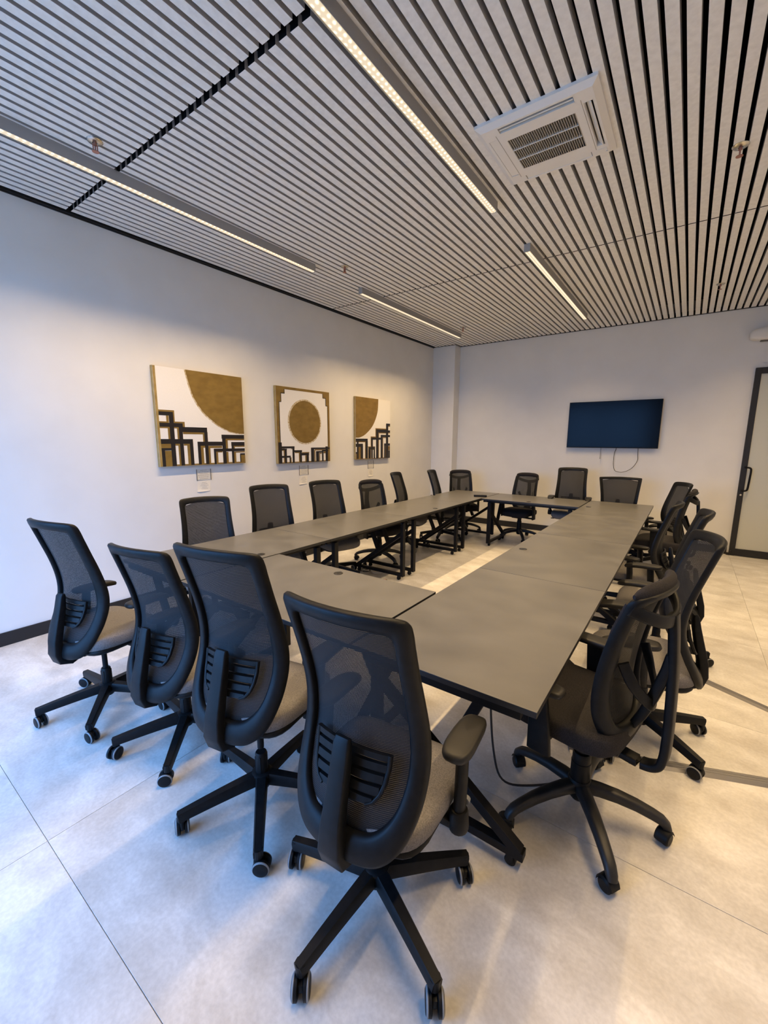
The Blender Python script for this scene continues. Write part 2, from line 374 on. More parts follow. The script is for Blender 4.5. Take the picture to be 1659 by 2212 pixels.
# ------------------------------------------------------------------ linear lights (real area lamp in each)
def linear_light(x, y0, y1, label, group=None):
    L = y1 - y0; t = empty('linear_light', (x, (y0 + y1) / 2, HC - 0.001)); tag(t, label, 'ceiling light', group)
    b = MB(); b.box(-0.028, -0.0255, -L / 2, L / 2, -0.068, 0).box(0.0255, 0.028, -L / 2, L / 2, -0.068, 0).box(-0.0255, 0.0255, -L / 2, L / 2, -0.004, 0)
    b.build('housing', 'fixture_grey', t)
    for s in (-1, 1): MB().box(-0.0285, 0.0285, s * L / 2 - 0.003, s * L / 2 + 0.003, -0.069, 0, c=0.0008).build('end_cap', 'fixture_grey', t)
    pr = []
    for i in range(9): a = PI * i / 8; pr.append((-0.0253 * math.cos(a), -0.010 * math.sin(a)))
    vs = [(px, yy, -0.060 + pz) for yy in (-L / 2 + 0.004, L / 2 - 0.004) for px, pz in pr]
    MB().add(vs, [(i, i + 1, 9 + i + 1, 9 + i) for i in range(8)]).build('lens', 'led_lens', t, smooth=True)
    ld = bpy.data.lights.new('led', 'AREA'); ld.shape = 'RECTANGLE'; ld.size = 0.045; ld.size_y = L - 0.02; ld.energy = LED_W; ld.color = LED_COL; ld.spread = R(118)
    lo = bpy.data.objects.new('led', ld); COL.objects.link(lo); lo.parent = t; lo.location = (0, 0, -0.0745)
    return t
linear_light(0.905, 0.80, 3.385, 'warm LED light bar nearest the long wall, front half')
linear_light(0.895, 4.175, 6.86, 'warm LED light bar nearest the long wall, far half')
linear_light(2.862, 0.80, 3.355, 'long warm LED light bar above the table ring, beside the air conditioner')
linear_light(2.862, 4.175, 6.845, 'warm LED light bar over the far end of the table ring')
linear_light(4.86, 0.80, 3.37, 'warm LED light bar on the door side, front half')
linear_light(4.86, 4.175, 6.85, 'warm LED light bar on the door side, ending near the back wall')

# ------------------------------------------------------------------ ceiling cassette air conditioner
ac = empty('air_conditioner', (3.385, 2.862, HC)); tag(ac, 'white square ceiling cassette air conditioner with central grille', 'air conditioner')
hs = 0.325
def frustum(b, h0, h1, z0, z1, mi=0):
    vs = [(sx * h0, sy * h0, z0) for sx, sy in ((-1, -1), (1, -1), (1, 1), (-1, 1))] + [(sx * h1, sy * h1, z1) for sx, sy in ((-1, -1), (1, -1), (1, 1), (-1, 1))]
    b.add(vs, [(0, 1, 5, 4), (1, 2, 6, 5), (2, 3, 7, 6), (3, 0, 4, 7)], mi)
b = MB(); frustum(b, hs, hs, 0.0, -0.016); frustum(b, hs, hs - 0.03, -0.016, -0.036)
zf = -0.036; hf = hs - 0.03; go = 0.185           # face plane with slots and central opening
def facequad(b, x0, x1, y0, y1, z=zf): b.add([(x0, y0, z), (x1, y0, z), (x1, y1, z), (x0, y1, z)], [(0, 1, 2, 3)])
s0, s1, sl = 0.232, 0.285, 0.205                   # outlet slot ring
for a in range(4):
    bb = MB()
    facequad(bb, -s1, hf, s1, hf); facequad(bb, -s0, -sl, s0, s1); facequad(bb, sl, s1, s0, s1)
    ca, sa = [(1, 0), (0, 1), (-1, 0), (0, -1)][a]
    b.add([(x * ca - y * sa, x * sa + y * ca, z) for x, y, z in bb.v], bb.f)
facequad(b, -s0, s0, go - 0.03, s0); facequad(b, -s0, s0, -s0, -go + 0.03); facequad(b, -s0, -go, -go + 0.03, go - 0.03); facequad(b, go, s0, -go + 0.03, go - 0.03)
for q in ((-hf, -s0, -hf, -s1),): pass
b.build('panel', 'ac_white', ac)
MB().box(-0.30, 0.30, -0.30, 0.30, 0.0, 0.012).build('backing', 'ac_shadow', ac)
for a in range(4):
    sb = MB(); sb.box(-sl, sl, s0, s0 + 0.004, zf, 0).box(-sl, sl, s1 - 0.004, s1, zf, 0)
    sb.box(-sl, -sl + 0.004, s0, s1, zf, 0).box(sl - 0.004, sl, s0, s1, zf, 0)
    o = sb.build('outlet_slot', 'ac_white', ac); o.rotation_euler = (0, 0, a * PI / 2)
    lw = 0.004 if a == 2 else 0.022
    lv = MB().box(-sl + 0.008, sl - 0.008, -lw, lw, -0.002, 0.002, c=0.0008).build('louver', 'ac_white' if a != 1 else 'ac_white', ac)
    closed = a in (0, 1, 2)
    lv.rotation_euler = Matrix.Rotation(a * PI / 2, 3, 'Z').to_euler() if closed else (Matrix.Rotation(a * PI / 2, 3, 'Z') @ Matrix.Rotation(R(-48), 3, 'X')).to_euler()
    ca, sa = [(1, 0), (0, 1), (-1, 0), (0, -1)][a]; ym = (s0 + s1) / 2
    lv.location = (-ym * sa, ym * ca, zf + (0.004 if closed else 0.012))
gr = MB(); n = 30
for i in range(n + 1): x = -go + 2 * go * i / n; gr.box(x - 0.0022, x + 0.0022, -go + 0.03, go - 0.03, zf - 0.001, zf + 0.012)
gr.build('grille_fins', 'ac_grille', ac)
for y in (-0.052, 0.052): MB().box(-go, go, y - 0.003, y + 0.003, zf - 0.003, zf + 0.010).build('grille_bar', 'ac_white', ac)
gm = MB()
for x0, x1, y0, y1 in ((-s0 + 0.002, -s0 + 0.005, -s0, s0), (s0 - 0.005, s0 - 0.002, -s0, s0)): gm.box(x0, x1, y0, y1, zf - 0.0006, zf)
gm.build('panel_joint', 'ac_grille', ac)
MB().box(0.235, 0.285, 0.235, 0.262, zf - 0.003, zf, c=0.001).lathe([(0.006, 0), (0.006, -0.005)], 10, (0.30 - 0.02, 0.275, zf)).build('receiver', 'ac_white', ac)

# ------------------------------------------------------------------ sprinklers
def sprinkler(x, y, label):
    t = empty('sprinkler', (x, y, HC)); tag(t, label, 'sprinkler', 'ceiling sprinklers')
    MB().lathe([(0.044, 0.0), (0.044, -0.003), (0.036, -0.010), (0.014, -0.012), (0.014, -0.004)], 24).build('escutcheon', 'chrome', t, smooth=True)
    h = MB().lathe([(0.010, -0.008), (0.010, -0.026), (0.006, -0.028)], 12); h.box(-0.003, 0.003, -0.014, -0.009, -0.058, -0.02).box(-0.003, 0.003, 0.009, 0.014, -0.058, -0.02)
    h.lathe([(0.0045, -0.03), (0.0045, -0.056)], 8); h.lathe([(0.019, -0.058), (0.019, -0.061)], 16)
    h.build('head', 'copper', t)
sprinkler(1.134, 1.311, 'copper sprinkler head beside the front light bar nearest the long wall')
sprinkler(1.147, 3.60, 'copper sprinkler head between the two light bars nearest the long wall')
sprinkler(4.325, 3.62, 'copper sprinkler head right of the ceiling air conditioner')
sprinkler(4.36, 6.45, 'copper sprinkler head on the door side near the back wall')
sprinkler(1.125, 6.50, 'copper sprinkler head near the corner pillar')

# ------------------------------------------------------------------ paintings
PAINT_D = 0.04
def painting(y0, y1, z0, z1, label):
    t = empty('painting', (0.0, (y0 + y1) / 2, z0)); tag(t, label, 'painting', 'canvases on the long wall')
    w, h = y1 - y0, z1 - z0
    MB().box(0.001, PAINT_D, -w / 2, w / 2, 0, h, c=0.002).build('canvas_edge', 'paint_gold_side', t)
    MB().box(PAINT_D, PAINT_D + 0.0006, -w / 2 + 0.001, w / 2 - 0.001, 0.001, h - 0.001).build('canvas', 'canvas_white', t)
    return t, w, h
def bars(t, w, h, lst, name, m, lay):
    """strips of paint given in canvas fractions (s right, t up)"""
    x = PAINT_D + 0.0006
    for i_, (s0_, t0_, s1_, t1_) in enumerate(lst):
        s0_, s1_ = max(0.002, min(s0_, s1_)), min(0.998, max(s0_, s1_)); a, b_ = max(0.003, min(t0_, t1_)), min(0.998, max(t0_, t1_))
        MB().box(x, x + 0.0005 * lay + 0.00001 * i_, (s0_ - .5) * w, (s1_ - .5) * w, a * h, b_ * h).build(name, m, t)
def blob(t, w, h, poly, name, m, lay):
    x = PAINT_D + 0.0006; xx = x + 0.0005 * lay; n = len(poly)
    vs = [(xx, (s_ - .5) * w, q * h) for s_, q in poly] + [(x, (s_ - .5) * w, q * h) for s_, q in poly]
    MB().add(vs, [tuple(range(n))] + [(i, (i + 1) % n, n + (i + 1) % n, n + i) for i in range(n)]).build(name, m, t)
def gold_of(lst, dx, dy, e=0.022):
    out = []
    for a, b_, c, d_ in lst: out.append((a + dx, b_ + dy, c + dx, d_ + dy))
    return out
# 1: big quarter disc upper right
t1, w1, h1 = painting(2.075, 3.068, 1.352, 2.322, 'large canvas with gold disc in its upper right corner over black stepped lines')
arc = smooth_tab([(0.330, 0.998), (0.365, 0.839), (0.413, 0.703), (0.502, 0.574), (0.614, 0.477), (0.733, 0.405), (0.859, 0.362), (0.998, 0.347)])
blob(t1, w1, h1, [(s_ - 0.012, q - 0.008) if 0 < i < len(arc) - 1 else (s_ - 0.012 * (i == 0), q) for i, (s_, q) in enumerate(arc)] + [(0.998, 0.998)], 'gold_disc_halo', 'paint_gold_soft', 1)
blob(t1, w1, h1, arc + [(0.998, 0.998)], 'gold_disc', 'paint_gold', 2)
G1 = [(0.0, .575, .183, .555), (.165, .575, .183, .45), (.165, .462, .285, .44), (.262, .462, .285, .40), (0.0, .46, .12, .44), (.098, .525, .122, .44), (0, .41, .13, .392), (.105, .41, .13, .28), (.17, .41, .225, .392), (.20, .40, .225, .28), (.26, .358, .50, .335), (.478, .358, .50, .25),
      (.0, .235, .125, .19), (.06, .165, .13, .003), (.17, .235, .225, .215), (.20, .23, .225, .003), (.26, .235, .325, .215), (.295, .23, .325, .003), (.444, .215, .50, .19), (.444, .21, .475, .003), (.533, .21, .70, .185), (.533, .21, .555, .003), (.622, .155, .70, .135), (.622, .15, .645, .003), (.749, .292, .995, .272), (.749, .29, .775, .16), (.75, .14, .775, .003), (.85, .21, .995, .195), (.85, .20, .865, .16), (.85, .142, .995, .128), (.85, .14, .875, .003), (.936, .10, .998, .003), (0, .02, 1, .003)]
bars(t1, w1, h1, G1, 'gold_line', 'paint_gold', 2)
B1 = [(0, .557, .169, .520), (.125, .53, .170, .004), (0, .446, .262, .406), (.218, .41, .257, .006), (.24, .409, .531, .356), (.495, .36, .533, .009), (0, .283, .361, .234), (.324, .24, .361, .007), (.007, .191, .059, .003), (.007, .191, .128, .168), (.411, .256, .715, .212), (.411, .22, .444, .01), (.701, .335, .996, .290), (.706, .30, .749, .005), (.820, .252, .996, .208), (.822, .21, .850, .007), (.596, .178, .996, .145), (.596, .16, .622, .004), (.930, .119, .996, .100), (.928, .105, .940, .015)]
bars(t1, w1, h1, B1, 'black_line', 'paint_black', 3)
bars(t1, w1, h1, [(0, 0.003, .026, .997)], 'gold_border', 'paint_gold_side', 4)
# 2: whole disc inside a stepped gold border
t2, w2, h2 = painting(3.553, 4.516, 1.320, 2.288, 'middle canvas with a full gold disc inside a stepped gold border')
BO = [(0, .965, 1, 1), (0, .003, .05, 1), (.955, .003, 1, 1), (.05, .80, .085, .965), (.05, .915, .145, .965), (.925, .805, .958, .965), (.862, .91, .958, .965), (0, .003, 1, .018)]
bars(t2, w2, h2, BO, 'gold_border', 'paint_gold', 2)
bars(t2, w2, h2, [(.045, .28, .056, .80), (.05, .797, .088, .806), (.080, .80, .090, .915), (.082, .908, .15, .918), (.140, .91, .150, .965), (.858, .905, .866, .965), (.862, .903, .925, .911), (.918, .80, .928, .91), (.926, .797, .96, .806), (.953, .22, .960, .80)], 'border_line', 'paint_black', 3)
ell = [(0.505 + 0.315 * math.cos(a * PI / 24), 0.556 + 0.305 * math.sin(a * PI / 24)) for a in range(48)]
blob(t2, w2, h2, ell, 'gold_disc_halo', 'paint_gold_soft', 1)
ell = [(0.508 + 0.292 * math.cos(a * PI / 24), 0.556 + 0.286 * math.sin(a * PI / 24)) for a in range(48)]
blob(t2, w2, h2, ell, 'gold_disc', 'paint_gold', 2)
bars(t2, w2, h2, [(.0, .27, .02, .003), (.066, .20, .12, .17), (.1, .18, .118, .003), (.222, .08, .235, .003), (.232, .2, .258, .19), (.37, .15, .39, .003), (.30, .15, .39, .135), (.49, .10, .515, .003), (.43, .145, .57, .133), (.68, .18, .90, .165), (.67, .17, .69, .003), (.77, .13, .82, .115), (.77, .12, .785, .003), (.862, .15, .90, .12), (.955, .18, .99, .003)], 'gold_line', 'paint_gold', 2)
bars(t2, w2, h2, [(.016, .28, .072, .003), (.07, .228, .293, .201), (.255, .21, .291, .005), (.07, .197, .157, .179), (.116, .19, .154, .005), (.07, .103, .22, .078), (.2, .09, .221, .002), (.29, .174, .43, .148), (.388, .16, .425, .006), (.42, .133, .563, .101), (.513, .11, .558, .003), (.605, .206, .99, .182), (.605, .19, .665, .003), (.705, .155, .83, .133), (.705, .14, .765, .003), (.826, .165, .858, .003), (.902, .22, .952, .003), (.828, .172, .958, .150)], 'black_line', 'paint_black', 3)
# 3: half disc upper left
t3, w3, h3 = painting(5.10, 6.03, 1.320, 2.288, 'far canvas with gold disc in its upper left corner, black lines rising rightwards')
arc = smooth_tab([(0.632, 0.998), (0.607, 0.78), (0.479, 0.564), (0.28, 0.418), (0.12, 0.360), (0.002, 0.352)])
blob(t3, w3, h3, arc + [(0.002, 0.998)], 'gold_disc', 'paint_gold', 2)
bars(t3, w3, h3, [(.55, .515, .875, .498), (.55, .51, .572, .36), (.412, .375, .57, .358), (.412, .37, .43, .2), (.632, .444, .87, .43), (.632, .44, .655, .003), (.33, .21, .54, .198), (.338, .21, .356, .003), (.40, .166, .50, .15), (.40, .16, .42, .003), (.075, .206, .13, .003), (0, .295, .27, .28), (.25, .29, .27, .003), (.0, .1, .03, .003), (.762, .366, .875, .352), (.762, .36, .78, .003), (.94, .57, 1, .55), (.94, .45, 1, .435), (.94, .21, 1, .14), (.86, .215, .88, .003), (0, .003, 1, .014)], 'gold_line', 'paint_gold', 2)
bars(t3, w3, h3, [(0, .338, .324, .294), (.268, .30, .328, .013), (0, .256, .192, .206), (.13, .22, .194, .013), (.029, .30, .075, .013), (0, .124, .036, .097), (.353, .198, .405, .009), (.353, .198, .537, .166), (.496, .17, .535, .009), (.427, .358, .472, .008), (.427, .358, .706, .322), (.569, .498, .632, .004), (.569, .498, .875, .444), (.707, .403, .762, .005), (.707, .406, .999, .367), (.872, .603, .94, .002), (.872, .603, 1, .568), (.871, .486, .999, .451), (.813, .258, .997, .216), (.816, .23, .858, .003), (.946, .136, .995, .003)], 'black_line', 'paint_black', 3)
# caption holders and taped notes below
def caption(yc, zt, w, h, label):
    t = empty('caption_holder', (0.0, yc, zt - h)); tag(t, label, 'sign', 'captions under the canvases')
    MB().box(0.001, 0.003, -w / 2 + 0.006, w / 2 - 0.006, 0.006, h - 0.006).build('card', 'paper', t)
    MB().box(0.0035, 0.006, -w / 2, w / 2, 0, h, c=0.0005).build('acrylic_cover', 'acrylic', t)
    for s in (-1, 1): MB().box(0.001, 0.0065, s * w / 2 - 0.002, s * w / 2 + 0.002, 0, h).build('side_edge', 'ink', t)
    ln = MB()
    for i in range(6):
        ww = w * (0.22 if i == 0 else 0.40 - 0.05 * (i % 3)); z = h * (0.90 - 0.145 * i)
        x = -ww
        while x < ww: g = 0.006 + 0.010 * random.random(); ln.box(0.003, 0.0033, x, min(ww, x + g), z - 0.0035, z); x += g + 0.004
    ln.build('printed_text', 'ink', t)
def note(yc, zt, w, h, label, tilt):
    t = empty('paper_note', (0.0, yc, zt - h)); tag(t, label, 'note', 'notes taped under the captions')
    n = 6; vs = []
    for j in range(n + 1):
        for i in range(5): vs.append((0.0015 + 0.006 * (j == 0) * (0.6 + 0.4 * math.sin(i)) + 0.0015 * math.sin(i * 1.7 + j), -w / 2 + w * i / 4 + tilt * (j / n - 1), h * j / n))
    vs2 = [(x - 0.0006, y, z) for x, y, z in vs]; m = len(vs)
    fs = [(j * 5 + i, j * 5 + i + 1, (j + 1) * 5 + i + 1, (j + 1) * 5 + i) for j in range(n) for i in range(4)]
    MB().add(vs + vs2, fs + [tuple(m + q for q in f[::-1]) for f in fs]).build('sheet', 'paper', t, smooth=True)
    ln = MB()
    for i in range(5):
        ww = w * (0.18 + 0.07 * (i % 3)); z = h * (0.86 - 0.15 * i); x = -ww
        while x < ww: g = 0.006 + 0.010 * random.random(); ln.box(0.0038, 0.0041, x, min(ww, x + g), z - 0.0025, z); x += g + 0.004
    ln.build('handwriting', 'ink', t)
caption(2.553, 1.307, 0.165, 0.122, 'clear caption holder under the canvas nearest the window end')
note(2.552, 1.182, 0.150, 0.118, 'curling paper note below the caption nearest the window end', 0.01)
caption(4.027, 1.282, 0.165, 0.135, 'clear caption holder under the middle canvas')
note(4.022, 1.138, 0.150, 0.115, 'paper note below the caption of the middle canvas', 0.012)
caption(5.532, 1.290, 0.150, 0.13, 'clear caption holder under the far canvas')
note(5.535, 1.152, 0.130, 0.12, 'paper note below the caption of the far canvas', 0.004)

# ------------------------------------------------------------------ wall screen
tv = empty('television', (3.213, YB, 1.517)); tag(tv, 'black flat television mounted on the back wall', 'television')
tw, th = 1.320, 0.745
MB().box(-tw / 2, tw / 2, -0.068, -0.038, 0, th, c=0.003).build('housing', 'steel_black', tv)
MB().box(-tw / 2 + 0.008, tw / 2 - 0.008, -0.0695, -0.067, 0.016, th - 0.008).build('screen', 'screen', tv)
MB().box(-0.3, 0.3, -0.039, -0.001, 0.15, 0.6, c=0.004).build('wall_bracket', 'steel_black', tv)
c1 = MB(); c1.sweep([(-0.13, -0.045, 0.01), (-0.131, -0.045, -0.08), (-0.132, -0.045, -0.165)], circ(0.0045, 8), upv=(0, 1, 0)); c1.lathe([(0.007, -0.178), (0.007, -0.162)], 8, (-0.132, -0.045, 0)); c1.build('antenna_lead', 'caster_grey', tv)
tag(MB().sweep(smooth_tab([(3.213 + x, YB - 0.03, 1.517 + z) for x, z in ((0.085, 0.03), (0.088, -0.02), (0.07, -0.08), (0.068, -0.17), (0.07, -0.25), (0.085, -0.33), (0.12, -0.375), (0.20, -0.385), (0.275, -0.36), (0.34, -0.31), (0.38, -0.25), (0.405, -0.18), (0.400, -0.10), (0.394, 0.03))]), circ(0.0038, 8), upv=(0, 1, 0)).build('television_cable', 'trim_black', smooth=True), 'thin black cable hanging in a loop below the television', 'cable')

# ------------------------------------------------------------------ tables
TL, TW, TH = 1.384, 0.79, 0.75
TABLE_GROUP = 'grey-topped meeting tables in the ring'
def make_table():
    t = empty('meeting_table')
    top = MB(); top.box(-TW / 2, TW / 2, -TL / 2 + 0.0012, TL / 2 - 0.0012, TH - 0.0014, TH, c=0.0005)
    top.build('tabletop', 'table_top', t)
    MB().box(-TW / 2, TW / 2, -TL / 2 + 0.0012, TL / 2 - 0.0012, TH - 0.0235, TH - 0.0014, c=0.0012).build('edge_band', 'table_edge', t)
    z0, z1 = TH - 0.058, TH - 0.0235
    for x in (-TW / 2 + 0.075, TW / 2 - 0.075): MB().box(x - 0.02, x + 0.02, -TL / 2 + 0.06, TL / 2 - 0.06, z0, z1, c=0.002).build('side_rail', 'steel_black', t)
    for y in (-TL / 2 + 0.03, TL / 2 - 0.03): MB().box(-TW / 2 + 0.055, TW / 2 - 0.055, y - 0.02, y + 0.02, z0, z1, c=0.002).build('end_rail', 'steel_black', t)
    sec = rr(0.042, 0.042, 0.004, 2)
    for s in (-1, 1):
        y = s * (TL / 2 - 0.115)
        lg = empty('leg_frame'); lg.parent = t; lg.location = (0, y, 0)
        xi, xo = TW / 2 - 0.055, -TW / 2 + 0.055
        MB().box(xi - 0.02, xi + 0.02, -0.026, 0.026, 0.05, z0, c=0.003).build('post', 'steel_black', lg)
        MB().box(xo - 0.02, xi - 0.02, -0.021, 0.021, 0.05, 0.085, c=0.003).build('foot_bar', 'steel_black', lg)
        MB().sweep([(xo, 0, 0.075), (xi - 0.015, 0, 0.56)], sec, upv=(0, 1, 0)).build('diagonal_brace', 'steel_black', lg)
        MB().sweep([(xo + 0.16, 0, z0), (-0.02, 0, 0.34)], sec, upv=(0, 1, 0)).build('upper_brace', 'steel_black', lg)
        for x in (xi - 0.05, xo + 0.03):
            MB().lathe([(0.018, -0.015), (0.022, -0.012), (0.022, 0.012), (0.018, 0.015)], 14, (x, 0, 0.0225), axis='y').box(x - 0.012, x + 0.012, -0.018, 0.018, 0.025, 0.052).build('foot_caster', 'plastic_black', lg, smooth=True)
    return t
tp = make_table()
def add_grommet(t):
    g = MB().lathe([(0.031, -0.004), (0.031, 0.0025), (0.027, 0.0040), (0.0, 0.0040)], 24, (TW / 2 - 0.085, 0, TH)); g.box(TW / 2 - 0.09, TW / 2 - 0.058, -0.006, 0.006, TH + 0.003, TH + 0.0052)
    g.build('grommet', 'grommet_black', t)
XL, XRW = 1.3455, 3.549
P0 = 1.298 + TL / 2
tables = []
for i in range(4): tables.append((XL, P0 + 1.386 * i, 0, ['grey-topped table at the window end of the row along the canvases', 'second table of the row along the canvases, under the middle canvas', 'third table of the row along the canvases', 'grey-topped table at the pillar corner, black box on it'][i], i in (0, 2)))
for i in range(4): tables.append((XRW, P0 + 1.386 * i, PI, ['grey-topped table with the open corner nearest the camera', 'second table of the door-side row, with a cable grommet', 'third table of the door-side row', 'last table of the door-side row, by the television end'][i], i in (1, 3)))
tables.append(((1.7405 + 3.1545) / 2, 1.2935 + TW / 2, PI / 2, 'grey-topped table closing the ring in front of the four near chairs', True))
tables.append(((1.7405 + 3.1545) / 2, 6.0365 + TW / 2, -PI / 2, 'grey-topped table closing the ring at the television end', True))
todo = []
for i, (x, y, rz, lab, gm_) in enumerate(tables):
    o = tp if i == 0 else copy_tree(tp)
    o.location = (x, y, 0); o.rotation_euler = (0, 0, rz); tag(o, lab, 'table', TABLE_GROUP)
    if gm_: todo.append(o)
for o in todo: add_grommet(o)
tables_front_scale = None
bx = empty('table_box', (1.655, 6.23, TH)); bx.rotation_euler = (0, 0, R(25)); tag(bx, 'small flat black box on the corner table by the pillar', 'device')
MB().box(-0.10, 0.10, -0.035, 0.035, 0, 0.026, c=0.004).build('case', 'plastic_black', bx)
MB().box(-0.085, 0.085, -0.036, -0.034, 0.010, 0.018).build('slot', 'grommet_black', bx)
MB().lathe([(0.006, 0.026), (0.006, 0.0275)], 10, (0.0, 0.0, 0)).build('button', 'caster_grey', bx)

# ------------------------------------------------------------------ chairs
def ring_frame(b, outer, inner, Y, tf, tb, mi=0, n=12):
    """closed band between two outlines, rounded front and back; outlines = right half bottom-to-top (u, z)"""
    o = smooth_tab(outer); i_ = smooth_tab(inner)
    lo = o + [(-u, z) for u, z in o[-2:0:-1]]; li = i_ + [(-u, z) for u, z in i_[-2:0:-1]]
    N = len(lo); vs = []
    for (uo, zo), (ui, zi) in zip(lo, li):
        for k in range(n):
            a = 2 * PI * k / n
            c, s = math.cos(a), math.sin(a); c = math.copysign(abs(c) ** 0.6, c); s = math.copysign(abs(s) ** 0.75, s)
            f = 0.5 + 0.5 * c; u = ui + (uo - ui) * f; z = zi + (zo - zi) * f
            vs.append((u, Y(u, z) + (tf if s > 0 else tb) * s, z))
    fs = [(i * n + k, i * n + (k + 1) % n, ((i + 1) % N) * n + (k + 1) % n, ((i + 1) % N) * n + k) for i in range(N) for k in range(n)]
    b.add(vs, fs, mi)
def sling(b, inner, Y, ext=0.008, dy=0.0, rows=36, cols=14, mi=0):
    tab = smooth_tab(inner); hw = []; zs = [z for _, z in tab]; z0, z1 = min(zs), max(zs)
    def half(z):
        best = 0
        for (u0, a), (u1, c) in zip(tab, tab[1:]):
            if (a - z) * (c - z) <= 0 and abs(a - c) > 1e-9: best = max(best, u0 + (u1 - u0) * (z - a) / (c - a))
        return best
    vs = []; uv = []
    for j in range(rows + 1):
        z = z0 + (z1 - z0) * (0.001 + 0.998 * j / rows); h = half(z) + ext
        zz = z + (ext if j == rows else (-ext if j == 0 else 0))
        for i in range(cols + 1):
            u = -h + 2 * h * i / cols; vs.append((u, Y(u, z) + dy, zz)); uv.append((u, zz))
    c1 = cols + 1
    b.add(vs, [(j * c1 + i, j * c1 + i + 1, (j + 1) * c1 + i + 1, (j + 1) * c1 + i) for j in range(rows) for i in range(cols)], mi, uv)

def caster_twin(parent, r_end, ztop):
    b = MB(); z = 0.0332
    for s in (-1, 1):
        b.lathe([(0.010, s * 0.0275), (0.025, s * 0.0275), (0.0295, s * 0.0255)], 22, (0, 0.012, z), axis='x', mi=0)
        b.lathe([(0.0295, s * 0.0255), (0.0330, s * 0.0225), (0.0330, s * 0.0195)], 22, (0, 0.012, z), axis='x', mi=1)
        b.lathe([(0.0330, s * 0.0195), (0.0330, s * 0.010), (0.028, s * 0.008)], 22, (0, 0.012, z), axis='x', mi=0)
    b.box(-0.008, 0.008, -0.014, 0.026, z - 0.006, z + 0.022, c=0.003)
    b.sweep([(0, -0.012 + 0.0, z + 0.006), (0, -0.010, z + 0.03), (0, 0, ztop)], circ(0.0085, 10), upv=(0, 1, 0))
    o = b.build('caster', ['plastic_black', 'caster_grey'], parent, smooth=True); o.location = (r_end, 0, 0)
    return o
def caster_hood(parent, r_end, ztop):
    b = MB(); z = 0.029
    for s in (-1, 1): b.lathe([(0.008, s * 0.024), (0.022, s * 0.024), (0.028, s * 0.019), (0.0285, s * 0.012), (0.0285, s * 0.005)], 20, (0, 0.012, z), axis='x')
    n = 9; sec = rr(0.050, 0.007, 0.003, 2)
    b.sweep([(0, 0.012 + 0.034 * math.cos(R(a)), z + 0.034 * math.sin(R(a))) for a in range(-5, 176, 20)], sec, upv=(1, 0, 0)) if False else None
    vs = []
    for i in range(10):
        a = R(-10 + 185 * i / 9)
        for x, rr_ in ((-0.026, 0.030), (-0.021, 0.0345), (0.021, 0.0345), (0.026, 0.030)): vs.append((x, 0.012 + rr_ * math.cos(a), z + rr_ * math.sin(a)))
    b.add(vs, [(i * 4 + k, i * 4 + k + 1, (i + 1) * 4 + k + 1, (i + 1) * 4 + k) for i in range(9) for k in range(3)])
    b.sweep([(0, 0, z + 0.02), (0, 0, ztop)], circ(0.010, 10), upv=(0, 1, 0))
    o = b.build('caster', 'plastic_black', parent, smooth=True); o.location = (r_end, 0, 0)
    return o

